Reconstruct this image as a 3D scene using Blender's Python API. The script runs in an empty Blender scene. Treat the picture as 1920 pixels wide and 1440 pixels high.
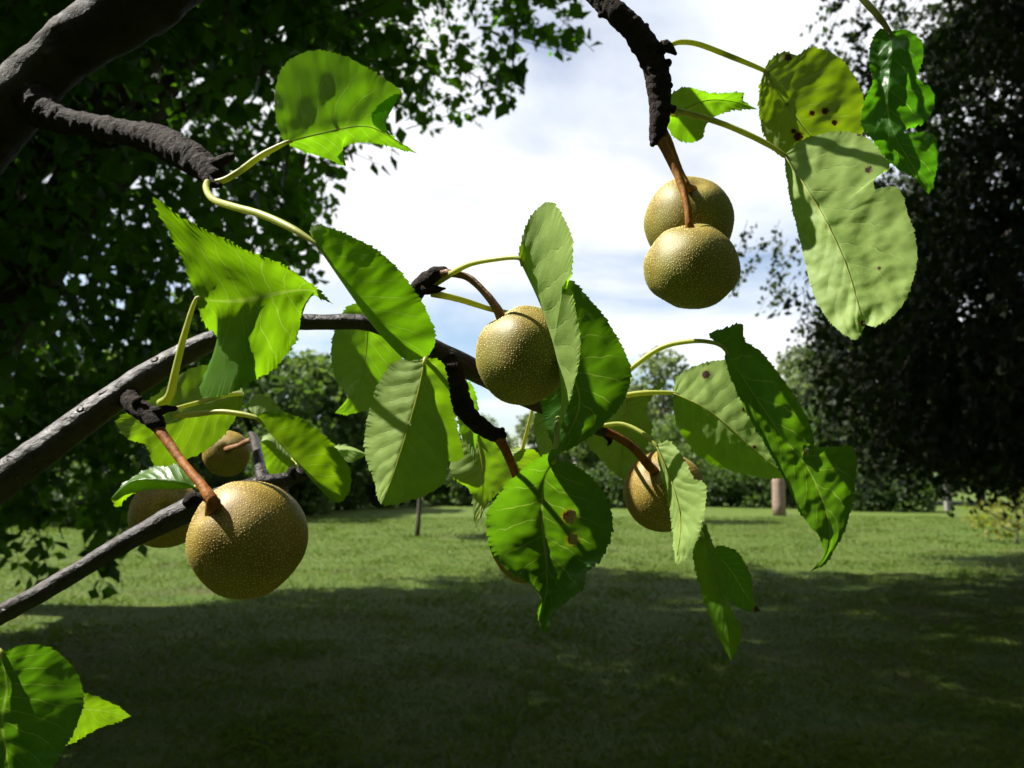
import bpy, bmesh, math, random
import numpy as np
from mathutils import Vector, Matrix, noise

SC = bpy.context.scene
COL = SC.collection
R = math.radians
rng = np.random.default_rng(11)
random.seed(5)

# ------------------------------------------------------------------ camera
FPX = 1450.0                      # focal length in pixels of a 1920 px wide picture
EYE = Vector((0, 0, 1.5))
PITCH = math.atan(170 / FPX)
FWD = Vector((0, math.cos(PITCH), math.sin(PITCH)))
UPV = Vector((0, -math.sin(PITCH), math.cos(PITCH)))
RGT = Vector((1, 0, 0))
cam = bpy.data.cameras.new('camera')
cam.sensor_width = 36
cam.lens = 36 * FPX / 1920
cam.clip_start = 0.02
cam.clip_end = 2000
cam.dof.use_dof = True
cam.dof.focus_distance = 0.50
cam.dof.aperture_fstop = 12.5
cam.dof.aperture_blades = 0
camo = bpy.data.objects.new('camera', cam)
COL.objects.link(camo)
camo.location = EYE
camo.rotation_euler = (math.pi / 2 + PITCH, 0, 0)
SC.camera = camo

# ------------------------------------------------------------------ sky, sun, exposure
SUN = Vector((-0.60, 0.035, 0.80)).normalized()      # towards the sun
w = bpy.data.worlds.new('World')
SC.world = w
w.use_nodes = True
wt = w.node_tree
wt.nodes.clear()


def wn(t, **k):
    n = wt.nodes.new(t)
    for a, v in k.items():
        setattr(n, a, v)
    return n


def wmath(op, a, b=None):
    n = wn('ShaderNodeMath', operation=op)
    for i, v in enumerate((a, b)):
        if v is None:
            continue
        if isinstance(v, (int, float)):
            n.inputs[i].default_value = v
        else:
            wt.links.new(v, n.inputs[i])
    return n.outputs[0]


sky = wn('ShaderNodeTexSky', sky_type='NISHITA')
sky.sun_disc = False
sky.sun_elevation = math.asin(SUN.z)
sky.sun_rotation = math.atan2(SUN.x, SUN.y)
sky.air_density = 1.0
sky.dust_density = 0.6
tc = wn('ShaderNodeTexCoord')
sep = wn('ShaderNodeSeparateXYZ')
wt.links.new(tc.outputs['Generated'], sep.inputs[0])
zz = wmath('ADD', wmath('MAXIMUM', sep.outputs['Z'], 0.0), 0.16)
cmb = wn('ShaderNodeCombineXYZ')
wt.links.new(wmath('DIVIDE', sep.outputs['X'], zz), cmb.inputs[0])
wt.links.new(wmath('DIVIDE', sep.outputs['Y'], zz), cmb.inputs[1])
cmb.inputs[2].default_value = 4.2
n1 = wn('ShaderNodeTexNoise')
n1.inputs['Scale'].default_value = 0.75
n1.inputs['Detail'].default_value = 9
n1.inputs['Roughness'].default_value = 0.52
n1.inputs['Distortion'].default_value = 0.5
wt.links.new(cmb.outputs[0], n1.inputs['Vector'])
r1 = wn('ShaderNodeMapRange', interpolation_type='SMOOTHSTEP')
r1.inputs['From Min'].default_value = 0.34
r1.inputs['From Max'].default_value = 0.58
wt.links.new(n1.outputs['Fac'], r1.inputs['Value'])
n2 = wn('ShaderNodeTexNoise')
n2.inputs['Scale'].default_value = 1.7
n2.inputs['Detail'].default_value = 5
wt.links.new(cmb.outputs[0], n2.inputs['Vector'])
r2 = wn('ShaderNodeValToRGB')
r2.color_ramp.elements[0].position = 0.30
r2.color_ramp.elements[0].color = (5.5, 5.9, 6.6, 1)
r2.color_ramp.elements[1].position = 0.62
r2.color_ramp.elements[1].color = (7.3, 7.3, 7.35, 1)
wt.links.new(n2.outputs['Fac'], r2.inputs['Fac'])
hz = wn('ShaderNodeMapRange', interpolation_type='SMOOTHSTEP')
hz.inputs['From Min'].default_value = 0.0
hz.inputs['From Max'].default_value = 0.16
wt.links.new(sep.outputs['Z'], hz.inputs['Value'])
mx = wn('ShaderNodeMix', data_type='RGBA')
wt.links.new(wmath('MULTIPLY', r1.outputs[0], hz.outputs[0]), mx.inputs[0])
wt.links.new(sky.outputs[0], mx.inputs[6])
wt.links.new(r2.outputs[0], mx.inputs[7])
bg = wn('ShaderNodeBackground')
bg.inputs['Strength'].default_value = 0.05
wo = wn('ShaderNodeOutputWorld')
wt.links.new(mx.outputs[2], bg.inputs['Color'])
wt.links.new(bg.outputs[0], wo.inputs['Surface'])

sl = bpy.data.lights.new('sun', 'SUN')
sl.energy = 5.0
sl.angle = R(0.53)
sl.color = (1.0, 0.955, 0.88)
so = bpy.data.objects.new('sun', sl)
COL.objects.link(so)
so.location = (-6, 2, 12)
so.rotation_euler = (-SUN).to_track_quat('-Z', 'Y').to_euler()

SC.view_settings.view_transform = 'Standard'
SC.view_settings.look = 'None'
SC.view_settings.gamma = 1
SC.view_settings.exposure = 1.75
SC.render.engine = 'CYCLES'
SC.cycles.use_denoising = True
SC.cycles.use_adaptive_sampling = True
SC.cycles.adaptive_threshold = 0.025
SC.cycles.max_bounces = 4
SC.cycles.diffuse_bounces = 2
SC.cycles.glossy_bounces = 2
SC.cycles.transmission_bounces = 3
SC.cycles.transparent_max_bounces = 4
SC.cycles.sample_clamp_indirect = 6


# ------------------------------------------------------------------ material helpers
class NT:
    def __init__(self, name):
        self.m = bpy.data.materials.new(name)
        self.m.use_nodes = True
        self.t = self.m.node_tree
        self.t.nodes.clear()
        self.out = self.t.nodes.new('ShaderNodeOutputMaterial')

    def n(self, t, ins=None, **k):
        n = self.t.nodes.new(t)
        for a, v in k.items():
            setattr(n, a, v)
        for i, v in (ins or {}).items():
            self.set(n.inputs[i], v)
        return n

    def set(self, sock, v):
        if isinstance(v, bpy.types.NodeSocket):
            self.t.links.new(v, sock)
        else:
            sock.default_value = v

    def math(self, op, a, b=0.0, c=None):
        n = self.n('ShaderNodeMath', {0: a, 1: b}, operation=op)
        if c is not None:
            self.set(n.inputs[2], c)
        return n.outputs[0]

    def step(self, v, a, b, lo=0.0, hi=1.0):
        n = self.n('ShaderNodeMapRange', {'Value': v, 'From Min': a, 'From Max': b, 'To Min': lo, 'To Max': hi},
                   interpolation_type='SMOOTHSTEP')
        return n.outputs[0]

    def mix(self, f, a, b, blend='MIX'):
        n = self.n('ShaderNodeMix', data_type='RGBA', blend_type=blend)
        self.set(n.inputs[0], f)
        self.set(n.inputs[6], a)
        self.set(n.inputs[7], b)
        return n.outputs[2]

    def noise(self, vec, scale, detail=3, rough=0.5, dist=0.0):
        n = self.n('ShaderNodeTexNoise', {'Scale': scale, 'Detail': detail, 'Roughness': rough, 'Distortion': dist})
        if vec is not None:
            self.set(n.inputs['Vector'], vec)
        return n.outputs['Fac']

    def obj(self):
        return self.n('ShaderNodeTexCoord').outputs['Object']

    def bump(self, h, strength, dist):
        return self.n('ShaderNodeBump', {'Height': h, 'Strength': strength, 'Distance': dist}).outputs['Normal']

    def surf(self, s):
        self.t.links.new(s, self.out.inputs['Surface'])
        return self.m


def c4(r, g, b):
    return (r, g, b, 1.0)


def leaf_material(name, spots=0.0, top=(0.045, 0.125, 0.008), under=(0.225, 0.33, 0.075), glow=(0.205, 0.46, 0.004),
                  gloss=0.35, crinkle=0.0):
    t = NT(name)
    uv = t.n('ShaderNodeUVMap').outputs[0]
    s = t.n('ShaderNodeSeparateXYZ', {0: uv})
    u, v = s.outputs[0], s.outputs[1]
    av = t.math('ABSOLUTE', t.math('MULTIPLY_ADD', v, 2.0, -1.0))
    ob = t.obj()
    wob = t.noise(ob, 90, 2)
    rnd = t.n('ShaderNodeObjectInfo').outputs['Random']
    mid = t.step(av, 0.012, 0.035, 1.0, 0.0)
    ph = t.math('ADD', t.math('MULTIPLY', t.math('SUBTRACT', u, t.math('MULTIPLY', t.math('POWER', av, 0.8), 0.22)), 10.0),
                t.math('MULTIPLY', wob, 0.55))
    fr = t.math('ABSOLUTE', t.math('SUBTRACT', t.math('FRACT', ph), 0.5))
    side = t.math('MULTIPLY', t.step(fr, 0.008, 0.045, 1.0, 0.0), t.step(av, 0.55, 0.98, 1.0, 0.0))
    vo = t.n('ShaderNodeTexVoronoi', {'Vector': ob, 'Scale': 430.0}, feature='DISTANCE_TO_EDGE').outputs['Distance']
    net = t.step(vo, 0.0, 0.10, 1.0, 0.0)
    vein = t.math('MAXIMUM', mid, t.math('MAXIMUM', t.math('MULTIPLY', side, 0.6), t.math('MULTIPLY', net, 0.13)))
    blot = t.noise(ob, 55, 4, 0.6)
    back = t.n('ShaderNodeNewGeometry').outputs['Backfacing']
    tc_ = t.mix(t.step(blot, 0.3, 0.7), c4(*[x * .85 for x in top]), c4(top[0] * 1.35, top[1] * 1.15, top[2] * 1.2))
    uc_ = t.mix(t.step(blot, 0.3, 0.7), c4(*[x * .9 for x in under]), c4(under[0] * 1.1, under[1] * 1.06, under[2] * 1.1))
    tc_ = t.mix(t.math('MULTIPLY', vein, 0.7), tc_, c4(0.11, 0.20, 0.04))
    uc_ = t.mix(t.math('MULTIPLY', vein, 0.85), uc_, c4(0.26, 0.36, 0.11))
    base = t.mix(back, tc_, uc_)
    gl = t.mix(t.step(blot, 0.25, 0.75), c4(*[x * .88 for x in glow]), c4(glow[0] * 1.12, glow[1] * 1.04, glow[2]))
    gl = t.mix(t.math('MULTIPLY', t.math('MAXIMUM', side, mid), 0.45), gl, c4(0.44, 0.60, 0.10))
    gl = t.mix(t.math('MULTIPLY', net, 0.12), gl, c4(0.18, 0.34, 0.006))
    hsv = t.n('ShaderNodeHueSaturation', {'Hue': t.step(rnd, 0.0, 1.0, 0.488, 0.508), 'Value': t.step(rnd, 0.0, 1.0, 0.9, 1.08), 'Color': gl})
    gl = hsv.outputs[0]
    sa = t.n('ShaderNodeAttribute', attribute_name='spot').outputs['Fac']
    sp = t.step(t.math('ADD', sa, t.math('MULTIPLY', t.math('SUBTRACT', t.noise(ob, 600, 3), 0.5), 0.5)), 0.42, 0.62)
    halo = t.math('MULTIPLY', t.step(sa, 0.05, 0.5), 0.35)
    base = t.mix(halo, base, c4(0.15, 0.10, 0.03))
    base = t.mix(sp, base, c4(0.030, 0.011, 0.006))
    gl = t.mix(halo, gl, c4(0.30, 0.22, 0.01))
    gl = t.mix(sp, gl, c4(0.03, 0.006, 0.0))
    hgt = t.math('ADD', t.math('MULTIPLY', t.math('MAXIMUM', mid, side), 0.45),
                 t.math('ADD', t.math('ADD', t.math('MULTIPLY', net, 0.2), t.math('MULTIPLY', t.math('MULTIPLY', t.step(fr, 0.0, 0.42, 1.0, 0.0), t.step(av, 0.6, 1.0, 1.0, 0.0)), 1.1)), t.math('MULTIPLY', blot, 0.9 + crinkle)))
    nrm = t.bump(hgt, 0.3, 0.0008)
    p = t.n('ShaderNodeBsdfPrincipled', {'Base Color': base, 'Roughness': t.mix(back, c4(0.36, 0.36, 0.36), c4(0.62, 0.62, 0.62)),
                                         'Specular IOR Level': gloss, 'Normal': nrm})
    tr = t.n('ShaderNodeBsdfTranslucent', {'Color': gl})
    ms = t.n('ShaderNodeMixShader', {0: 0.48, 1: p.outputs[0], 2: tr.outputs[0]})
    return t.surf(ms.outputs[0])


def bark_material(name, a, b, rough, scale, bump, lichen=None, gloss=0.4):
    t = NT(name)
    ob = t.obj()
    n1 = t.noise(ob, scale, 6, 0.62, 0.3)
    n2 = t.noise(ob, scale * 0.23, 4)
    col = t.mix(t.step(n1, 0.3, 0.72), c4(*a), c4(*b))
    lv = t.n('ShaderNodeTexVoronoi', {'Vector': ob, 'Scale': scale * 0.55})
    dot = t.step(lv.outputs['Distance'], 0.10, 0.22, 1.0, 0.0)
    col = t.mix(t.math('MULTIPLY', dot, 0.35), col, c4(b[0] * 2, b[1] * 1.9, b[2] * 1.8))
    if lichen:
        col = t.mix(t.math('MULTIPLY', t.step(n2, 0.45, 0.7), 0.8), col, c4(*lichen))
    h = t.math('ADD', n1, t.math('MULTIPLY', dot, 0.4))
    nrm = t.bump(h, bump, 0.003)
    p = t.n('ShaderNodeBsdfPrincipled', {'Base Color': col, 'Roughness': t.step(n1, 0.2, 0.8, rough - .08, rough + .15),
                                         'Specular IOR Level': gloss, 'Normal': nrm})
    return t.surf(p.outputs[0])


def simple_material(name, a, b, scale, rough=0.6, bump=0.0, gloss=0.3, trans=None, tfac=0.4):
    t = NT(name)
    ob = t.obj()
    f = t.noise(ob, scale, 4, 0.6)
    rnd = t.n('ShaderNodeObjectInfo').outputs['Random']
    col = t.mix(t.step(f, 0.3, 0.7), c4(*a), c4(*b))
    ins = {'Base Color': col, 'Roughness': rough, 'Specular IOR Level': gloss}
    if bump:
        ins['Normal'] = t.bump(f, bump, 0.004)
    p = t.n('ShaderNodeBsdfPrincipled', ins)
    if not trans:
        return t.surf(p.outputs[0])
    tr = t.n('ShaderNodeBsdfTranslucent', {'Color': c4(*trans)})
    return t.surf(t.n('ShaderNodeMixShader', {0: tfac, 1: p.outputs[0], 2: tr.outputs[0]}).outputs[0])


def foliage_material(name, a, b, trans, scale=1.2, tfac=0.38):
    """tree leaves: colour varies from clump to clump and leaf to leaf"""
    t = NT(name)
    ob = t.obj()
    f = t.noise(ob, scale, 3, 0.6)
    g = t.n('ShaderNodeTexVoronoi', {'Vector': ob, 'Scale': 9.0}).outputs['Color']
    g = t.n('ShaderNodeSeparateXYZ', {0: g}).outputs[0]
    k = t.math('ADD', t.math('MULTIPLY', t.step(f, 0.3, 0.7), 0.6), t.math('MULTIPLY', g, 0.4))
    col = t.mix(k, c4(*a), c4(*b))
    p = t.n('ShaderNodeBsdfPrincipled', {'Base Color': col, 'Roughness': 0.55, 'Specular IOR Level': 0.18})
    tr = t.n('ShaderNodeBsdfTranslucent', {'Color': c4(*trans)})
    return t.surf(t.n('ShaderNodeMixShader', {0: tfac, 1: p.outputs[0], 2: tr.outputs[0]}).outputs[0])


def pear_material(name, base, dark, green):
    t = NT(name)
    ob = t.obj()
    n1 = t.noise(ob, 60, 6, 0.68, 0.6)
    n2 = t.noise(ob, 22, 4, 0.6, 0.5)
    col = t.mix(t.step(n1, 0.36, 0.64), c4(*dark), c4(*base))
    col = t.mix(t.math('MULTIPLY', t.step(n2, 0.42, 0.62), 0.7), col, c4(*green))
    fine = t.noise(ob, 900, 3, 0.7)
    col = t.mix(t.math('MULTIPLY', t.step(fine, 0.5, 0.7), 0.35), col, c4(*[x * .6 for x in dark]))
    nrm = t.bump(fine, 0.25, 0.0006)
    p = t.n('ShaderNodeBsdfPrincipled', {'Base Color': col, 'Roughness': t.step(n1, 0.3, 0.7, 0.46, 0.58), 'Specular IOR Level': 0.32, 'Normal': nrm})
    return t.surf(p.outputs[0])


def lawn_material():
    t = NT('lawn')
    ob = t.obj()
    big = t.noise(ob, 0.35, 4, 0.6)
    med = t.noise(ob, 1.7, 4, 0.6)
    strk = t.noise(t.n('ShaderNodeMapping', {'Vector': ob, 'Scale': (0.25, 2.2, 1.0)}).outputs[0], 1.6, 5, 0.62)
    fine = t.noise(ob, 60, 3, 0.7)
    g = t.mix(t.step(med, 0.3, 0.7), c4(0.040, 0.078, 0.008), c4(0.064, 0.102, 0.011))
    g = t.mix(t.math('MULTIPLY', t.step(strk, 0.42, 0.62), 0.75), g, c4(0.082, 0.105, 0.018))
    g = t.mix(t.math('MULTIPLY', t.step(big, 0.55, 0.72), 0.5), g, c4(0.080, 0.075, 0.030))
    bare = t.math('MULTIPLY', t.step(t.noise(t.n('ShaderNodeVectorMath', {0: ob, 1: (3.1, 1.7, 0.0)}, operation='ADD').outputs[0], 0.55, 5, 0.65), 0.56, 0.70), 0.75)
    g = t.mix(bare, g, c4(0.060, 0.042, 0.022))
    clv = t.math('MULTIPLY', t.step(t.noise(ob, 2.6, 3, 0.5), 0.58, 0.66), 0.5)
    g = t.mix(clv, g, c4(0.035, 0.085, 0.014))
    g = t.mix(t.step(fine, 0.35, 0.75, 0.0, 0.3), g, c4(0.026, 0.045, 0.008))
    nrm = t.bump(t.math('ADD', fine, t.math('MULTIPLY', med, 1.2)), 0.8, 0.05)
    p = t.n('ShaderNodeBsdfPrincipled', {'Base Color': g, 'Roughness': 0.8, 'Specular IOR Level': 0.15, 'Normal': nrm})
    return t.surf(p.outputs[0])


M = {}
M['leaf'] = leaf_material('pear_leaf')
M['leaf_spot'] = leaf_material('pear_leaf_spotted', spots=0.30)
M['leaf_gloss'] = leaf_material('pear_leaf_glossy', top=(0.022, 0.095, 0.006), glow=(0.085, 0.27, 0.004), gloss=0.5, crinkle=1.0)
M['leaf_old'] = leaf_material('pear_leaf_yellowing', spots=0.42, under=(0.23, 0.31, 0.06), glow=(0.27, 0.43, 0.005))
M['stalk'] = simple_material('leaf_stalk', (0.32, 0.36, 0.07), (0.42, 0.44, 0.11), 120, 0.45, 0.1, 0.4, (0.45, 0.50, 0.05), 0.42)
M['stalk_dark'] = simple_material('leaf_stalk_purple', (0.10, 0.07, 0.07), (0.30, 0.33, 0.08), 40, 0.45, 0.1, 0.4)
M['stem_red'] = simple_material('pear_stem_red', (0.10, 0.030, 0.004), (0.21, 0.075, 0.006), 160, 0.65, 0.4, 0.15)
M['stem_brown'] = simple_material('pear_stem_brown', (0.10, 0.045, 0.014), (0.20, 0.10, 0.034), 300, 0.55, 0.4, 0.4)
M['stem_orange'] = simple_material('pear_stem_orange', (0.13, 0.048, 0.005), (0.24, 0.105, 0.010), 120, 0.6, 0.3, 0.2)
M['calyx'] = simple_material('calyx', (0.03, 0.018, 0.008), (0.07, 0.045, 0.02), 300, 0.8, 0.5)
M['bark'] = bark_material('young_bark', (0.009, 0.0065, 0.005), (0.024, 0.018, 0.014), 0.42, 150, 0.9, gloss=0.30)
M['bark_rough'] = bark_material('spur_bark', (0.007, 0.0045, 0.0035), (0.025, 0.016, 0.011), 0.78, 260, 1.5, gloss=0.12)
M['bark_limb'] = bark_material('limb_bark', (0.007, 0.0055, 0.004), (0.022, 0.017, 0.011), 0.75, 60, 1.8, gloss=0.15, lichen=(0.026, 0.026, 0.010))
M['bark_tree'] = bark_material('tree_bark', (0.03, 0.024, 0.018), (0.08, 0.065, 0.05), 0.85, 14, 1.0)
M['pear'] = pear_material('russet_pear', (0.195, 0.128, 0.016), (0.135, 0.082, 0.009), (0.155, 0.128, 0.014))
M['dots'] = simple_material('pear_lenticels', (0.28, 0.20, 0.05), (0.44, 0.33, 0.10), 500, 0.5, 0, 0.4)
M['pear_green'] = pear_material('greenish_pear', (0.175, 0.132, 0.020), (0.125, 0.090, 0.012), (0.122, 0.132, 0.016))
M['dots_green'] = simple_material('greenish_pear_lenticels', (0.28, 0.225, 0.06), (0.44, 0.37, 0.12), 500, 0.5, 0, 0.4)
M['lawn'] = lawn_material()
M['grass'] = foliage_material('grass_blades', (0.030, 0.068, 0.006), (0.088, 0.112, 0.018), (0.13, 0.22, 0.012), 1.1, 0.3)
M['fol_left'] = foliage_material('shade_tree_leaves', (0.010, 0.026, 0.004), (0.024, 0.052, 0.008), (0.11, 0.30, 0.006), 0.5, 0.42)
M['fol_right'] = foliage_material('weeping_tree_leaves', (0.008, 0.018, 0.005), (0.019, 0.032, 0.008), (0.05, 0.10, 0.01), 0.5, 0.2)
M['fol_a'] = foliage_material('far_leaves_green', (0.040, 0.078, 0.018), (0.075, 0.115, 0.030), (0.13, 0.21, 0.03), 0.6)
M['fol_b'] = foliage_material('far_leaves_dark', (0.020, 0.042, 0.012), (0.046, 0.075, 0.020), (0.08, 0.15, 0.016), 0.6)
M['fol_c'] = foliage_material('far_leaves_pale', (0.070, 0.100, 0.040), (0.105, 0.135, 0.062), (0.17, 0.23, 0.06), 0.6)  # distance haze put into the leaf colour by lightening it
M['fol_d'] = foliage_material('autumn_leaves', (0.085, 0.115, 0.014), (0.13, 0.11, 0.018), (0.24, 0.27, 0.02), 1.5)
M['post'] = bark_material('weathered_post', (0.13, 0.085, 0.06), (0.20, 0.15, 0.11), 0.8, 9, 0.6)
M['paint'] = simple_material('grey_paint', (0.12, 0.115, 0.10), (0.18, 0.175, 0.16), 8, 0.6, 0.1)


# ------------------------------------------------------------------ object helpers
def link(name, me, mat, parent=None):
    o = bpy.data.objects.new(name, me)
    if mat is not None and not me.materials:
        me.materials.append(mat)
    COL.objects.link(o)
    o.parent = parent
    return o


def tag(o, label=None, cat=None, group=None, kind=None):
    for k, v in (('label', label), ('category', cat), ('group', group), ('kind', kind)):
        if v:
            o[k] = v
    return o


def empty(name, loc=(0, 0, 0)):
    o = bpy.data.objects.new(name, None)
    o.empty_display_size = 0.05
    o.location = loc
    COL.objects.link(o)
    return o


def mesh_np(name, verts, faces, uvs=None, smooth=True):
    me = bpy.data.meshes.new(name)
    me.from_pydata([tuple(v) for v in verts], [], faces)
    if uvs is not None:
        l = me.uv_layers.new(name='UVMap')
        idx = np.empty(len(me.loops), dtype=np.int32)
        me.loops.foreach_get('vertex_index', idx)
        l.data.foreach_set('uv', np.asarray(uvs, dtype=np.float32)[idx].ravel())
    if smooth:
        me.shade_smooth()
    me.update()
    return me


def mesh_fast(name, V, F):
    """V (n,3) and F (m,k) arrays with k equal corners"""
    me = bpy.data.meshes.new(name)
    k = F.shape[1]
    me.vertices.add(len(V))
    me.vertices.foreach_set('co', np.ascontiguousarray(V, dtype=np.float32).ravel())
    me.loops.add(F.size)
    me.loops.foreach_set('vertex_index', np.ascontiguousarray(F, dtype=np.int32).ravel())
    me.polygons.add(len(F))
    me.polygons.foreach_set('loop_start', np.arange(0, F.size, k, dtype=np.int32))
    me.update(calc_edges=True)
    me.validate()
    return me


def at(px, py, D):
    """a picture position of the 1920 px photograph and a distance along the view -> a place in the garden"""
    return EYE + RGT * ((px - 960) / FPX * D) + UPV * ((720 - py) / FPX * D) + FWD * D


def spline(pts, n):
    """Catmull-Rom through pts (list of tuples, any dimension), n samples evenly spaced along it"""
    P = np.array(pts, dtype=float)
    if len(P) == 2:
        return P[0] + (P[1] - P[0]) * np.linspace(0, 1, n)[:, None]
    Q = np.vstack([2 * P[0] - P[1], P, 2 * P[-1] - P[-2]])
    out = []
    for i in range(1, len(Q) - 2):
        p0, p1, p2, p3 = Q[i - 1], Q[i], Q[i + 1], Q[i + 2]
        s = np.linspace(0, 1, 16, endpoint=False)[:, None]
        out.append(0.5 * (2 * p1 + (p2 - p0) * s + (2 * p0 - 5 * p1 + 4 * p2 - p3) * s ** 2 + (3 * p1 - p0 - 3 * p2 + p3) * s ** 3))
    out.append(P[-1:])
    C = np.vstack(out)
    d = np.r_[0, np.cumsum(np.linalg.norm(np.diff(C[:, :2], axis=0), axis=1))]
    d = d / max(d[-1], 1e-9) + np.arange(len(d)) * 1e-9
    t = np.linspace(0, d[-1], n)
    return np.stack([np.interp(t, d, C[:, k]) for k in range(C.shape[1])], axis=1)


def tube_data(pts, rads, sides=12, rough=0.0, rings=0.0, freq=60.0, cap=True, ringfreq=400.0):
    """world points with radii -> verts, faces"""
    P = [Vector(p) for p in pts]
    n = len(P)
    verts, faces = [], []
    ref = Vector((0.13, 0.21, 0.97))
    u = None
    s = 0.0
    for i in range(n):
        t = (P[min(i + 1, n - 1)] - P[max(i - 1, 0)]).normalized()
        if u is None:
            u = t.cross(ref).normalized()
        else:
            u = (u - t * u.dot(t)).normalized()
        v = t.cross(u)
        if i:
            s += (P[i] - P[i - 1]).length
        for k in range(sides):
            a = 2 * math.pi * k / sides
            d = u * math.cos(a) + v * math.sin(a)
            r = rads[i]
            if rough:
                r *= 1 + rough * noise.noise((P[i] + d * r) * freq) + rough * .5 * noise.noise((P[i] + d * r) * freq * 2.7)
            if rings:
                q = math.sin(s * ringfreq + 1.3 * noise.noise(P[i] * 90))
                r *= 1 + rings * q * (0.6 + 0.8 * noise.noise(P[i] * 150 + d))
            verts.append(P[i] + d * r)
    for i in range(n - 1):
        for k in range(sides):
            a, b = i * sides + k, i * sides + (k + 1) % sides
            faces.append((a, b, b + sides, a + sides))
    if cap:
        faces.append(tuple(range(sides - 1, -1, -1)))
        faces.append(tuple((n - 1) * sides + k for k in range(sides)))
    return verts, faces


def px_tube(name, ctrl, mat, parent, step=6.0, sides=14, round_end=False, **k):
    """ctrl: (px, py, D, radius in px)"""
    L = sum(math.hypot(ctrl[i + 1][0] - ctrl[i][0], ctrl[i + 1][1] - ctrl[i][1]) for i in range(len(ctrl) - 1))
    n = max(6, int(L / step))
    S = spline(ctrl, n)
    pts = [at(a, b, D) for a, b, D, r in S]
    rads = [r * D / FPX for a, b, D, r in S]
    if round_end:
        e, dr, r = pts[-1], (pts[-1] - pts[-2]).normalized(), rads[-1]
        for a in (25, 50, 70, 85):
            pts.append(e + dr * r * math.sin(R(a)))
            rads.append(r * math.cos(R(a)))
    v, f = tube_data(pts, rads, sides, **k)
    return link(name, mesh_np(name, v, f), mat, parent)


def merge_px_tubes(name, parts, mat, parent):
    for ctrl, k in parts:
        px_tube(name, ctrl, mat, parent, step=4.0, sides=12, round_end=True, **k)


# ------------------------------------------------------------------ setting: the lawn
gv, gf = [], []
xs = np.r_[-400, -150, -60, np.linspace(-30, 30, 41), 60, 150, 400]
ys = np.r_[-60, -20, np.linspace(-5, 60, 53), 90, 160, 320, 700]
for y in ys:
    for x in xs:
        z = 0.05 * noise.noise(Vector((x * 0.12, y * 0.12, 3.0))) if abs(x) < 40 and y < 70 else 0
        gv.append((x, y, z))
nx = len(xs)
for j in range(len(ys) - 1):
    for i in range(nx - 1):
        a = j * nx + i
        gf.append((a, a + 1, a + 1 + nx, a + nx))
lawn = link('lawn', mesh_np('lawn', gv, gf), M['lawn'])
tag(lawn, 'mown lawn with a wide tree shadow across it', 'lawn', kind='structure')


def ground_z(x, y):
    return 0.05 * noise.noise(Vector((x * 0.12, y * 0.12, 3.0)))


# ------------------------------------------------------------------ trees: many small leaf faces on twigs
def leaf_faces(P, A, size, droop=0.3, width=0.42, g=rng):
    """P (n,3) leaf bases, A (n,3) leaf directions -> V, F : rhombic leaves folded on the midrib (4 verts, 2 tris)"""
    n = len(P)
    A = A / np.linalg.norm(A, axis=1, keepdims=True)
    A[:, 2] -= droop
    A /= np.linalg.norm(A, axis=1, keepdims=True)
    rnd = g.normal(size=(n, 3))
    S = np.cross(A, rnd)
    S /= np.linalg.norm(S, axis=1, keepdims=True) + 1e-9
    N = np.cross(S, A)
    L = size * g.uniform(0.65, 1.25, (n, 1))
    V = np.empty((n, 4, 3))
    V[:, 0] = P
    V[:, 1] = P + A * L * 0.42 + S * L * width + N * L * 0.10
    V[:, 2] = P + A * L
    V[:, 3] = P + A * L * 0.42 - S * L * width + N * L * 0.10
    b = np.arange(n)[:, None] * 4
    F = np.concatenate([b + [[0, 1, 2]], b + [[0, 2, 3]]], axis=1).reshape(-1, 3)
    return V.reshape(-1, 3), F


def twig_prisms(A, B, r):
    """thin three sided twigs from A to B"""
    n = len(A)
    d = B - A
    d = d / (np.linalg.norm(d, axis=1, keepdims=True) + 1e-9)
    u = np.cross(d, np.array([0.3, 0.2, 0.93]))
    u /= np.linalg.norm(u, axis=1, keepdims=True) + 1e-9
    v = np.cross(d, u)
    V = np.empty((n, 6, 3))
    for k in range(3):
        a = 2 * math.pi * k / 3
        o = u * math.cos(a) + v * math.sin(a)
        V[:, k] = A + o * r
        V[:, 3 + k] = B + o * r * 0.45
    b = np.arange(n)[:, None] * 6
    F = np.concatenate([b + [[k, (k + 1) % 3, 3 + (k + 1) % 3, 3 + k]] for k in range(3)], axis=1).reshape(-1, 4)
    return V.reshape(-1, 3), F


def project(P):
    q = P - np.array(EYE)
    D = q @ np.array(FWD)
    x = q @ np.array(RGT) / np.maximum(D, 0.05) * FPX + 960
    y = 720 - q @ np.array(UPV) / np.maximum(D, 0.05) * FPX
    return x, y, D


def inside(poly, x, y):
    poly = np.array(poly, dtype=float)
    r = np.zeros(len(x), bool)
    j = len(poly) - 1
    for i in range(len(poly)):
        xi, yi = poly[i]
        xj, yj = poly[j]
        c = ((yi > y) != (yj > y)) & (x < (xj - xi) * (y - yi) / (yj - yi + 1e-12) + xi)
        r ^= c
        j = i
    return r


def sun_gap(P, keep):
    """leave the lit pear branches their sun: distance of P from the line towards the sun"""
    q = P - np.array([0.0, 0.5, 1.55])
    s = np.array(SUN)
    d = q - (q @ s)[:, None] * s
    return np.linalg.norm(d, axis=1) > keep


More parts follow.
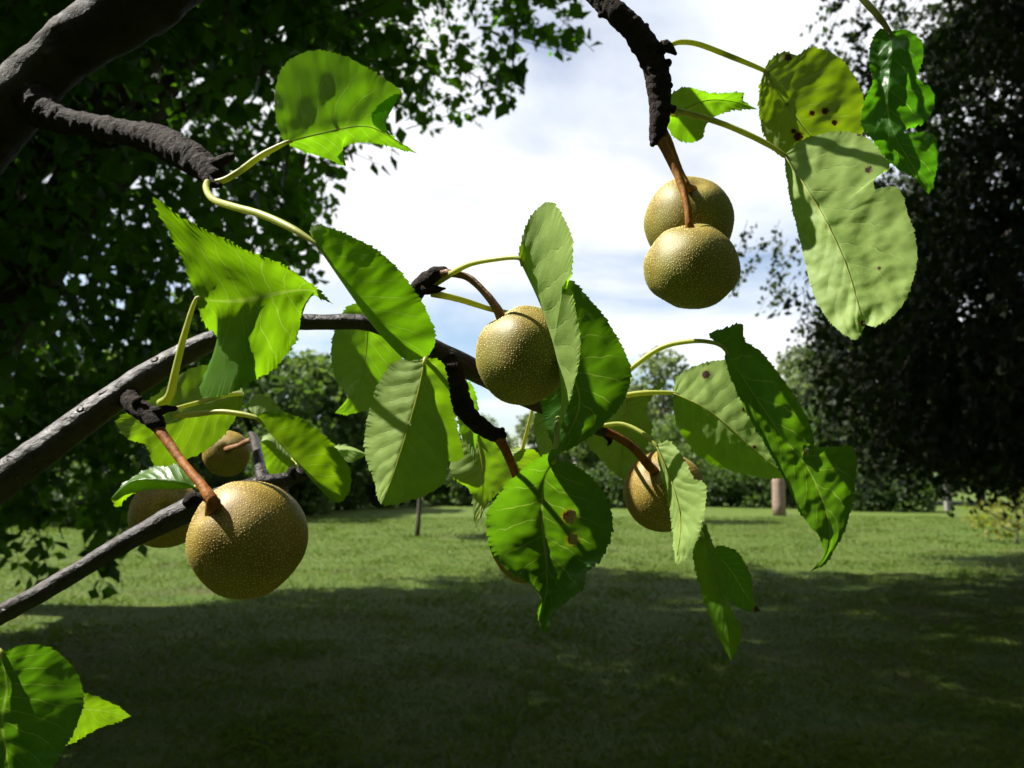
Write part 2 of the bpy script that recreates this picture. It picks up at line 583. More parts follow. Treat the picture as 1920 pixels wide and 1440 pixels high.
def curve_tube(p0, p1, p2, r0, r1, sides=7, n=10, wob=0.12):
    pts, rr = [], []
    for i in range(n):
        t = i / (n - 1)
        p = Vector(p0) * (1 - t) ** 2 + Vector(p1) * 2 * t * (1 - t) + Vector(p2) * t * t
        p += Vector((noise.noise(p * 1.3), noise.noise(p * 1.3 + Vector((9, 0, 0))), noise.noise(p * 1.3 + Vector((0, 7, 0))))) * wob * t
        pts.append(p)
        rr.append(r0 * (1 - t) + r1 * t)
    return tube_data(pts, rr, sides, rough=0.15, freq=4.0)


def big_tree(name, label, base, trunk_top, r_trunk, centre, radii, n_twigs, leaves_per, leaf, mat, accept, n_limbs,
             twig_len=0.55, droop=0.35, seed=1, clump=1.0, width=0.42, lowlimbs=(), poly=None):
    g = np.random.default_rng(seed)
    root = empty(name, base)
    tag(root, label, 'tree')
    b = Vector(base)
    tt = Vector(trunk_top)
    # trunk
    pts = [b + (tt - b) * t + Vector((0.15 * math.sin(3 * t), 0.12 * math.sin(2.2 * t + 1), 0)) for t in np.linspace(-0.02, 1, 16)]
    rr = [r_trunk * (1.35 - 0.9 * t if t < .1 else 1.26 - 1.0 * t) for t in np.linspace(0, 1, 16)]
    rr = [max(x, 0.05) for x in rr]
    v, f = tube_data(pts, rr, 14, rough=0.12, freq=3.0)
    o = link('trunk', mesh_np('trunk', [p - b for p in v], f), M['bark_tree'], root)
    # twig seeds in the crown volume, more towards its outside
    tw = []
    while sum(len(x) for x in tw) < n_twigs:
        q = g.normal(size=(4000, 3))
        q /= np.linalg.norm(q, axis=1, keepdims=True)
        q *= (g.uniform(0.12, 1, (4000, 1))) ** 0.45
        P = np.array(centre) + q * np.array(radii)
        nz = np.array([noise.noise(Vector(p) * 0.75) + 0.5 * noise.noise(Vector(p) * 1.9) for p in P])
        ok = (nz * clump > g.uniform(-0.55, 0.25, len(P))) & (P[:, 2] > 0.4)
        P = P[ok]
        dirs = (P - np.array([tt.x, tt.y, (centre[2] + tt.z) / 2])) * np.array([1, 1, 0.6])
        dirs /= np.linalg.norm(dirs, axis=1, keepdims=True) + 1e-9
        dirs += g.normal(size=P.shape) * 0.55
        dirs[:, 2] -= droop
        dirs /= np.linalg.norm(dirs, axis=1, keepdims=True)
        ok = accept(P, P + dirs * twig_len, g)
        tw.append(np.concatenate([P[ok], dirs[ok]], axis=1))
    tw = np.concatenate(tw)[:n_twigs]
    P, d = tw[:, :3], tw[:, 3:]
    # leaves along each twig
    LP, LA = [], []
    ln = twig_len * g.uniform(0.5, 1.3, len(P))
    for k in range(leaves_per):
        t = (k + g.uniform(0, 1, len(P))) / leaves_per
        q = P + d * (ln * t)[:, None]
        q[:, 2] -= 0.25 * ln * t * t
        side = g.normal(size=P.shape) * 0.9 + d * 0.5
        LP.append(q + g.normal(size=P.shape) * leaf * 0.35)
        LA.append(side)
    V, F = leaf_faces(np.concatenate(LP), np.concatenate(LA), leaf, droop=0.45, width=width, g=g)
    cr = link('crown', mesh_fast('crown', V - np.array(base), F), mat, root)
    # twigs, limbs
    E = P + d * ln[:, None]
    E[:, 2] -= 0.25 * ln
    V, F = twig_prisms(P - d * 0.15, E, 0.006)
    link('twigs', mesh_fast('twigs', V - np.array(base), F), M['bark_tree'], root)['kind'] = 'stuff'
    sel = g.permutation(len(P))
    made = 0
    for i in sel:
        if made >= n_limbs:
            break
        e = Vector(P[i])
        h = g.uniform(0.25, 0.95)
        s0 = pts[int(h * 15)]
        mid = s0.lerp(e, 0.5) + Vector((0, 0, 0.18 * (e - s0).length))
        ra = 0.030 * (e - s0).length * g.uniform(.35, .8)
        path = np.array([s0 * (1 - t) ** 2 + mid * 2 * t * (1 - t) + e * t * t for t in np.linspace(0, 1, 12)])
        x, y, D = project(path)
        if poly is not None and ((D > .3) & (x > -60) & (x < 1980) & (y > -60) & (y < 1500) & ~inside(poly, x, y)).any():
            continue
        if not sun_gap(path, 0.9).all():
            continue
        made += 1
        v, f = curve_tube(s0, mid, e, ra + 0.012, 0.008)
        link('limb', mesh_np('limb', [p - b for p in v], f), M['bark_tree'], root)
    for (p0, p1, p2, r0, r1) in lowlimbs:
        v, f = curve_tube(p0, p1, p2, r0, r1, n=14)
        link('limb', mesh_np('limb', [p - b for p in v], f), M['bark_tree'], root)
    return root


LEFT_POLY = [(-400, -4000), (1110, -4000), (1115, -40), (1095, 70), (1000, 100), (1005, 190), (880, 225), (760, 235), (690, 285), (612, 300),
             (610, 350), (640, 420), (585, 440), (600, 520), (570, 600), (540, 690), (470, 740), (360, 800), (290, 900),
             (270, 1060), (190, 1090), (60, 1085), (30, 1040), (-400, 1030)]
SPARSE_LEFT = [(740, -40), (1125, -40), (1100, 70), (1000, 100), (1005, 190), (880, 225), (740, 225)]


def accept_left(P, E, g):
    ok = sun_gap(P, 1.35) & sun_gap(E, 1.35)
    s = np.array(SUN)
    G = E - s * (E[:, 2] / s[2])[:, None]              # where the twig's shadow falls on the lawn
    gx, gy, gD = project(G)
    wob = np.array([noise.noise(Vector((a * 0.9, b * 0.9, 1.0))) for a, b in G[:, :2]]) * 0.9 + np.array([noise.noise(Vector((a * 2.6, b * 2.6, 4.0))) for a, b in G[:, :2]]) * 0.5
    lim = np.interp(gx, [-600, 0, 200, 500, 800, 1100, 1500, 1920, 2500], [1250, 1190, 1150, 1112, 1085, 1062, 1072, 1095, 1120])
    lit = (gD > 1) & (gx > -300) & (gx < 2200) & (gy < lim + wob * 45)
    ok &= ~lit
    for Q in (P, E):
        x, y, D = project(Q)
        x = x + g.normal(size=len(x)) * 10
        y = y + g.normal(size=len(x)) * 10
        vis = (D > 0.3) & (x > -150) & (x < 2070) & (y > -210) & (y < 1600)
        ok &= (~vis) | inside(LEFT_POLY, x, y)
        ok &= ~(vis & inside(SPARSE_LEFT, x, y) & (g.uniform(size=len(x)) < 0.25))
        ok &= (D > 3.6) | ~vis
        ok &= ~(vis & (y > 120) & (y < 640) & (g.uniform(size=len(x)) < 0.34))
        low = vis & (y > 720)
        ok &= ~(low & (x > 330) & (g.uniform(size=len(x)) < 0.5))
    return ok


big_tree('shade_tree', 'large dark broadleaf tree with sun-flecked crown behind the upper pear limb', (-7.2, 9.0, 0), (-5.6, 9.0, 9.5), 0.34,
         (-2.6, 7.6, 7.8), (10.0, 6.8, 7.2), 18500, 15, 0.128, M['fol_left'], accept_left, 34, seed=3, clump=1.35, droop=0.12, twig_len=0.6, width=0.36, poly=LEFT_POLY,  # out-of-view upper crown widened over the lawn to block sky light
         lowlimbs=[((-7.0, 9, 3.2), (-4.6, 8.2, 3.9), (-2.6, 7.6, 2.9), 0.09, 0.02), ((-7.0, 9, 4.4), (-4.8, 8.0, 5.6), (-2.2, 7.6, 4.6), 0.08, 0.015)])

RIGHT_POLY = [(1560, -4000), (6000, -4000), (6000, 935), (1910, 935), (1800, 925), (1700, 935), (1600, 915), (1535, 905), (1520, 840), (1490, 770),
              (1510, 700), (1450, 650), (1410, 580), (1380, 540), (1350, 470), (1400, 380), (1450, 420), (1500, 440), (1560, 420), (1540, 330),
              (1480, 250), (1430, 210), (1500, 150), (1520, 60), (1500, -20)]
DENSE_RIGHT = [(1740, -4000), (6000, -4000), (6000, 935), (1910, 935), (1700, 930), (1560, 890), (1530, 800), (1530, 720), (1520, 650), (1560, 560),
               (1640, 470), (1700, 330), (1700, 180), (1760, 60)]


def accept_right(P, E, g):
    x, y, D = project(E)
    x0, y0, _ = project(P)
    x = x + g.normal(size=len(x)) * 8
    ok = inside(RIGHT_POLY, x, y) & inside(RIGHT_POLY, x0, y0)
    ok &= inside(DENSE_RIGHT, x, y) | (g.uniform(size=len(x)) < 0.13)
    return ok & (x < 2700) & (P[:, 1] > 5.5)


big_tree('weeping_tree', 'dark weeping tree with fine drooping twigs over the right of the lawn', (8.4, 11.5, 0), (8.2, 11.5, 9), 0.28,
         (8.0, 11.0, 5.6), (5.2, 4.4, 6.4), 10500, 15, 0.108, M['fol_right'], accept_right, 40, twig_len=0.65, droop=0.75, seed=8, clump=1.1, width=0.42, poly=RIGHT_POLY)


# ------------------------------------------------------------------ trees along the far edge of the lawn
def small_tree_parts(seed, h, r, trunk_r, n, leaf, low=0.15):
    """meshes for a free standing tree at the origin: trunk, limbs, crown"""
    g = np.random.default_rng(seed)
    lobes = []
    for i in range(11):
        a = g.uniform(0, 2 * math.pi)
        z = g.uniform(low + 0.12, 0.88) * h
        k = math.sin(math.pi * min(1, max(0.12, (z / h - low) / (1 - low) * 0.85 + 0.12)))
        lobes.append((math.cos(a) * r * 0.62 * k, math.sin(a) * r * 0.62 * k, z, r * g.uniform(0.32, 0.55)))
    lobes.append((0, 0, h * 0.86, r * 0.42))
    pts = []
    for (x, y, z, s) in lobes:
        m = int(n * s * s / sum(q[3] ** 2 for q in lobes))
        q = g.normal(size=(m, 3))
        q /= np.linalg.norm(q, axis=1, keepdims=True)
        q *= g.uniform(0.2, 1.12, (m, 1)) ** 0.5
        q[:, 2] *= 0.8
        pts.append(np.array([x, y, z]) + q * s)
    P = np.concatenate(pts)
    P = P[P[:, 2] > low * h * 0.6]
    V, F = leaf_faces(P, g.normal(size=P.shape), leaf, droop=0.3, width=0.5, g=g)
    crown = mesh_fast('crown', V, F)
    tp = [Vector((0.05 * math.sin(4 * t), 0.04 * math.cos(3 * t), t * h * 0.7)) for t in np.linspace(0, 1, 9)]
    v, f = tube_data(tp, [trunk_r * (1.2 - 0.95 * t) for t in np.linspace(0, 1, 9)], 9, rough=0.1, freq=4)
    trunk = mesh_np('trunk', v, f)
    V2, F2 = [], []
    for (x, y, z, s) in lobes:
        v, f = curve_tube((0, 0, max(0.2, z * 0.55)), (x * .4, y * .4, z * .85), (x, y, z), trunk_r * 0.4, 0.015, 5, 6)
        o = len(V2)
        V2 += v
        F2 += [tuple(i + o for i in q) for q in f]
    return trunk, mesh_np('limbs', V2, F2), crown


def place_tree(name, parts, mat, px, D, scale, rot, label, cat, group=None, zs=1.0):
    x = (px - 960) / FPX * D
    root = empty(name, (x, D, ground_z(x, D) if abs(x) < 38 and D < 65 else 0))
    tag(root, label, cat, group)
    for nm, me, mm in (('trunk', parts[0], M['bark_tree']), ('limbs', parts[1], M['bark_tree']), ('crown', parts[2], mat)):
        o = bpy.data.objects.new(nm, me)
        if not me.materials:
            me.materials.append(mm)
        if me.materials[0] is not mm:
            o.material_slots[0].link = 'OBJECT'
            o.material_slots[0].material = mm
        COL.objects.link(o)
        o.parent = root
        if nm == 'limbs':
            o.name = 'limb'
    root.scale = (scale, scale, scale * zs)
    root.rotation_euler = (0, 0, rot)
    return root


TA = small_tree_parts(21, 8.0, 3.3, 0.20, 6500, 0.30, 0.10)
TB = small_tree_parts(22, 7.0, 3.4, 0.22, 6500, 0.30, 0.05)
TC = small_tree_parts(23, 9.0, 2.8, 0.18, 5500, 0.32, 0.12)
TS = small_tree_parts(24, 1.9, 1.5, 0.06, 3500, 0.17, 0.02)
GA = 'trees along the far edge of the lawn'
far = [  # px, D, scale, variant, kind
    (-60, 27, .95, TB, 'b'), (90, 30, 1.0, TA, 'b'), (230, 26, .82, TB, 'a'), (360, 31, 1.0, TC, 'b'), (480, 29, .86, TA, 'b'), (590, 33, .95, TB, 'a'),
    (700, 40, .86, TA, 'b'), (800, 46, .84, TB, 'a'), (905, 44, .62, TA, 'c'), (1000, 52, .80, TB, 'c'), (1085, 43, .60, TC, 'a'),
    (1165, 49, .82, TB, 'a'), (1245, 64, 1.52, TA, 'c'), (1330, 52, .98, TB, 'a'), (1415, 44, .70, TA, 'a'), (1500, 56, 1.25, TC, 'c'),
    (1600, 40, .85, TA, 'b'), (1710, 42, .9, TB, 'b'), (1830, 38, .85, TA, 'a'), (1960, 40, .95, TB, 'b')]
LBL = {'a': 'mid-green bushy tree at the far lawn edge ', 'b': 'dark dense tree at the far lawn edge ', 'c': 'pale green taller tree rising over the far tree row '}


def where(px):
    for lim, txt in ((520, "under the shade tree's crown"), (760, 'left open by the hanging shade tree'), (960, 'behind the thin sapling'), (1200, 'behind the central pears'),
                     (1480, 'around the timber post'), (9999, 'behind the weeping tree')):
        if px < lim:
            return txt


for i, (px, D, s, parts, k) in enumerate(far):
    place_tree('far_tree', parts, M['fol_' + k], px, D, s, i * 1.7, LBL[k] + where(px), 'tree', GA)
for i, (px, D, s, k) in enumerate([(560, 30, 1.1, 'a'), (640, 34, 1.0, 'b'), (730, 36, 1.05, 'b'), (850, 38, 1.0, 'b'), (950, 39, 1.15, 'b'), (1045, 40, .8, 'b'), (1140, 36, 1.0, 'b'),
                                   (1250, 38, 1.1, 'b'), (1340, 37, 1.0, 'b'), (1420, 36, 1.1, 'b'), (1520, 36, 1.1, 'b'), (1620, 33, .9, 'b'), (1690, 32, .75, 'b'),
                                   (60, 24, 1.0, 'b'), (190, 23, .9, 'b'), (320, 25, 1.0, 'b'), (440, 27, 1.1, 'b')]):
    place_tree('shrub', TS, M['fol_' + k], px, D, s, i * 2.1, 'low dense shrub under the far trees ' + where(px) if k == 'b' else 'sunlit green shrub beside the folded leaf above the lawn edge',
               'shrub', 'shrubs under the far trees' if k == 'b' else None)
# sapling with its own patch of shade, post, and things beyond the weeping tree
SAP = small_tree_parts(31, 4.1, 1.25, 0.055, 3200, 0.12, 0.36)
place_tree('sapling', SAP, M['fol_a'], 786, 19.2, 1.0, 0.4, 'thin-trunked sapling standing in the middle of the lawn', 'tree')
SAP2 = small_tree_parts(32, 3.6, 1.5, 0.05, 3200, 0.13, 0.30)
place_tree('sapling', SAP2, M['fol_a'], 1275, 25.0, 1.0, 1.4, 'small round tree on the lawn behind the rightmost pear', 'tree')
place_tree('sapling', SAP2, M['fol_b'], 545, 25.5, 0.95, 3.4, 'small tree on the lawn behind the lowest large pear', 'tree')
TS2 = small_tree_parts(33, 1.15, 1.0, 0.022, 420, 0.11, 0.02)
place_tree('yellow_shrub', TS2, M['fol_d'], 1893, 17.5, 1.0, 0.3, 'sparse low shrub with yellow-green leaves under the weeping tree', 'shrub')

# unseen trees added around the viewpoint to block sky light
for i, (x, y, sc) in enumerate([(-5.5, -4.5, 1.25), (-1.6, -6.2, 1.4), (3.4, -5.4, 1.35), (7.8, -3.2, 1.35), (10.0, 2.2, 1.4), (-10.5, 1.0, 1.2), (0.8, -3.6, .75)]):
    o = place_tree('sky_screen_tree', TB, M['fol_b'], 960, 40, sc, i * 1.3 + .5, 'dense dark tree added out of view to block sky light', 'tree', 'unseen trees added to block sky light')
    o.location = (x, y, 0)

# weathered post: chamfered square timber with a bevelled cap
pD = 29.0
pxx = (1455 - 960) / FPX * pD
pr = empty('timber_post', (pxx, pD, ground_z(pxx, pD)))
tag(pr, 'pale weathered timber post standing on the far lawn', 'post')


def chamfer_box(sx, sy, z0, z1, c, top=0.0):
    bm = bmesh.new()
    ring = [(-sx + c, -sy), (sx - c, -sy), (sx, -sy + c), (sx, sy - c), (sx - c, sy), (-sx + c, sy), (-sx, sy - c), (-sx, -sy + c)]
    lv = [(z0, 1.0), (z1, 0.97)] + ([(z1 + top, 0.35)] if top else [])
    rows = [[bm.verts.new((x * s, y * s, z)) for x, y in ring] for z, s in lv]
    for a, b in zip(rows, rows[1:]):
        for k in range(8):
            bm.faces.new((a[k], a[(k + 1) % 8], b[(k + 1) % 8], b[k]))
    bm.faces.new(rows[0][::-1])
    bm.faces.new(rows[-1])
    me = bpy.data.meshes.new('post')
    bm.to_mesh(me)
    bm.free()
    return me


v, f = tube_data([(0, 0, -0.1), (0, 0, 0.4), (0.01, 0, 1.2), (0.02, 0.01, 2.2)], [0.25, 0.24, 0.235, 0.23], 20, rough=0.05, freq=5)
link('post_shaft', mesh_np('post_shaft', v, f), M['post'], pr)
v, f = tube_data([(0.02, 0.01, 2.2), (0.02, 0.01, 2.28), (0.02, 0.01, 2.36)], [0.232, 0.236, 0.12], 20)
link('post_cap', mesh_np('post_cap', v, f), M['post'], pr)
gD = 33.0
gx = (1768 - 960) / FPX * gD
gr = empty('fence_post', (gx, gD, ground_z(gx, gD)))
tag(gr, 'pale grey post beyond the weeping tree', 'post')
link('post_shaft', chamfer_box(0.12, 0.12, -0.1, 1.15, 0.02), M['paint'], gr)
link('post_cap', chamfer_box(0.14, 0.14, 1.15, 1.19, 0.02, 0.06), M['paint'], gr)

# grass blades over the part of the lawn where single blades still show
n = 240000
D = 3.0 + (rng.uniform(0, 1, n) ** 1.7) * 25.0
X = rng.uniform(-0.74, 0.74, n) * D
zz_ = 0.05 * np.array([noise.noise(Vector((a * 0.12, b * 0.12, 3.0))) for a, b in zip(X, D)])
B = np.stack([X, D, zz_ - 0.004], axis=1)
H = (rng.uniform(0.012, 0.040, n) * (0.8 + 0.035 * D) * (0.75 + 0.9 * np.clip(np.array([noise.noise(Vector((a * 1.1, b * 1.1, 7.0))) for a, b in zip(X, D)]) + .3, 0, 1)))[:, None]
th = rng.uniform(0, 2 * math.pi, n)
side = np.stack([np.cos(th), np.sin(th), np.zeros(n)], axis=1)
lean = rng.normal(size=(n, 3)) * 0.45
lean[:, 2] = 0
Wd = (0.0014 * (1 + 0.18 * D))[:, None]
upz = np.array([0, 0, 1.0])
V = np.empty((n, 4, 3))
V[:, 0] = B - side * Wd
V[:, 1] = B + side * Wd
V[:, 2] = B + side * Wd * .7 + (upz + lean * .6) * H * .6
V[:, 3] = B + (upz * .95 + lean * 1.4) * H
b4 = np.arange(n)[:, None] * 4
F = np.concatenate([b4 + [[0, 1, 2]], b4 + [[0, 2, 3]]], axis=1).reshape(-1, 3)
go = link('grass', mesh_fast('grass', V.reshape(-1, 3), F), M['grass'])
tag(go, 'short grass blades of the mown lawn', 'grass', kind='stuff')

# ------------------------------------------------------------------ the pear tree
tree = empty('pear_tree', (-0.80, 0.62, 0))
tag(tree, 'fruiting pear tree reaching in with dark branches and large toothed leaves', 'tree')
bpy.context.view_layer.update()


def tchild(o):
    """keep world placement while hanging a part under the tree's empty at its foot"""
    o.matrix_parent_inverse = Matrix.Translation((0.80, -0.62, 0))
    return o


v, f = tube_data([Vector((-0.80, 0.62, -0.05)), Vector((-0.80, 0.62, 0.1)), Vector((-0.79, 0.63, 0.5)), Vector((-0.80, 0.62, 0.9)), Vector((-0.79, 0.60, 1.28))],
                 [0.13, 0.10, 0.085, 0.08, 0.075], 16, rough=0.1, freq=12)
tchild(link('trunk', mesh_np('trunk', v, f), M['bark_limb'], tree))

limb = tchild(px_tube('limb', [(-925, 1480, .60, 120), (-640, 960, .62, 95), (-340, 565, .66, 78), (-90, 315, .69, 66), (10, 210, .70, 57), (118, 102, .71, 50), (262, 2, .72, 62),
                               (390, -110, .74, 60), (500, -270, .80, 46)], M['bark_limb'], tree, step=9, sides=22, rough=0.09, freq=45))
main = tchild(px_tube('branch', [(-925, 1480, .60, 80), (-560, 1290, .50, 55), (-250, 1085, .455, 40), (0, 905, .45, 33), (120, 815, .46, 29), (230, 735, .475, 26), (330, 672, .49, 22),
                                 (420, 630, .50, 18), (520, 608, .515, 15), (600, 604, .52, 15), (690, 606, .525, 15), (760, 632, .53, 19), (830, 668, .54, 23),
                                 (900, 700, .552, 21), (985, 748, .57, 15), (1060, 780, .585, 12), (1132, 809, .60, 11)], M['bark'], tree, step=5, sides=18, rough=0.07, freq=75))
low = tchild(px_tube('branch', [(-900, 1560, .66, 50), (-420, 1370, .56, 30), (0, 1153, .52, 19), (120, 1086, .53, 18), (230, 1020, .545, 18), (320, 972, .56, 22), (370, 950, .565, 24),
                                (430, 928, .575, 20), (490, 908, .59, 16), (540, 898, .60, 13), (580, 886, .61, 12)], M['bark'], tree, step=5, sides=16, rough=0.08, freq=75))
top = tchild(px_tube('branch', [(490, -255, .78, 40), (680, -330, .78, 30), (880, -260, .70, 25), (1030, -110, .58, 23), (1130, 0, .545, 21), (1178, 45, .54, 22), (1215, 95, .54, 24), (1232, 140, .54, 24),
                                (1237, 180, .54, 22), (1236, 225, .54, 19), (1232, 258, .54, 14)], M['bark_rough'], tree, step=3, round_end=True, sides=18, rough=0.13, freq=130, rings=0.035, ringfreq=900))
tip = tchild(px_tube('branch', [(1010, -130, .60, 14), (1180, -170, .56, 10), (1420, -140, .52, 8), (1590, -40, .50, 6)], M['bark'], tree, step=6, sides=10, rough=0.1, freq=100))
foot = tchild(px_tube('branch', [(-540, 1280, .50, 30), (-360, 1215, .47, 14), (-160, 1185, .445, 9), (-12, 1212, .425, 6)], M['bark'], tree, step=6, sides=10, rough=0.1, freq=100))

# spurs and bud stubs, each a piece of its branch
px_tube('spur', [(50, 185, .70, 42), (110, 222, .68, 27), (170, 235, .665, 22), (240, 250, .645, 24), (300, 265, .625, 29), (345, 288, .605, 30), (385, 314, .59, 27), (408, 330, .58, 18)],
        M['bark_rough'], limb, step=3, round_end=True, rough=0.2, freq=110, rings=0.03, ringfreq=700)
merge_px_tubes('bud', [([(388, 316, .585, 17), (412, 303, .578, 11), (434, 293, .572, 7)], dict(rough=0.3, freq=200)),
                       ([(385, 325, .58, 14), (398, 342, .575, 10), (412, 347, .572, 5)], dict(rough=0.2, freq=200))], M['bark_rough'], limb)
px_tube('spur', [(235, 738, .475, 22), (255, 762, .465, 18), (280, 778, .455, 19), (296, 795, .45, 15)], M['bark_rough'], main, step=2.5, round_end=True, rough=0.2, freq=140, rings=0.05, ringfreq=800)
merge_px_tubes('bud', [([(262, 765, .46, 10), (254, 752, .455, 8), (262, 747, .452, 5)], dict(rough=0.3, freq=220)),
                       ([(280, 775, .455, 12), (305, 768, .45, 9), (328, 766, .447, 5)], dict(rough=0.3, freq=220))], M['bark_rough'], main)
px_tube('spur', [(745, 618, .53, 14), (768, 572, .525, 14), (782, 545, .52, 17), (800, 528, .515, 17), (818, 515, .51, 15), (832, 508, .508, 9)], M['bark_rough'], main, step=2.5, round_end=True, rough=0.16, freq=160, rings=0.05, ringfreq=900)
merge_px_tubes('bud', [([(795, 540, .515, 13), (815, 543, .51, 8), (834, 541, .507, 2)], dict(rough=0.2, freq=220))], M['bark_rough'], main)
px_tube('spur', [(838, 672, .54, 20), (848, 700, .535, 21), (858, 738, .53, 22), (872, 768, .53, 19), (895, 795, .53, 16), (920, 812, .53, 15), (937, 816, .53, 13)], M['bark_rough'], main, step=2.5, round_end=True, rough=0.16, freq=140,
        rings=0.06, ringfreq=850)
merge_px_tubes('bud', [([(932, 814, .53, 9), (942, 806, .528, 5)], dict(rough=0.2, freq=200)), ([(1132, 808, .60, 9), (1144, 826, .60, 5), (1140, 834, .60, 2)], dict(rough=0.2, freq=200)),
                       ([(850, 690, .53, 10), (840, 688, .527, 6)], dict(rough=0.2, freq=200))], M['bark_rough'], main)
merge_px_tubes('bud', [([(1232, 100, .54, 12), (1246, 86, .535, 12), (1256, 92, .533, 9), (1266, 100, .532, 4)], dict(rough=0.2, freq=220)),
                       ([(1236, 122, .54, 10), (1252, 118, .535, 8)], dict(rough=0.2, freq=220)),
                       ([(1240, 165, .54, 12), (1256, 160, .537, 6)], dict(rough=0.2, freq=220)),
                       ([(1240, 200, .54, 10), (1262, 205, .535, 8)], dict(rough=0.2, freq=220)),
                       ([(1132, 20, .545, 12), (1126, 28, .543, 6)], dict(rough=0.2, freq=220)),
                       ([(1200, 55, .54, 12), (1212, 48, .54, 5)], dict(rough=0.2, freq=220)),
                       ([(1234, 240, .54, 11), (1228, 258, .538, 9), (1224, 270, .537, 6)], dict(rough=0.3, freq=220))], M['bark_rough'], top)
px_tube('spur', [(495, 908, .59, 13), (488, 880, .62, 11), (483, 850, .68, 9), (476, 822, .76, 9), (470, 815, .78, 6)], M['bark'], low, step=3, rough=0.2, freq=120)
merge_px_tubes('bud', [([(378, 948, .565, 20), (362, 936, .56, 16), (350, 942, .555, 8)], dict(rough=0.3, freq=160)), ([(545, 896, .6, 12), (548, 882, .6, 7)], dict(rough=0.3, freq=200)),
                       ([(566, 890, .605, 11), (568, 876, .605, 5)], dict(rough=0.3, freq=200))], M['bark_rough'], low)


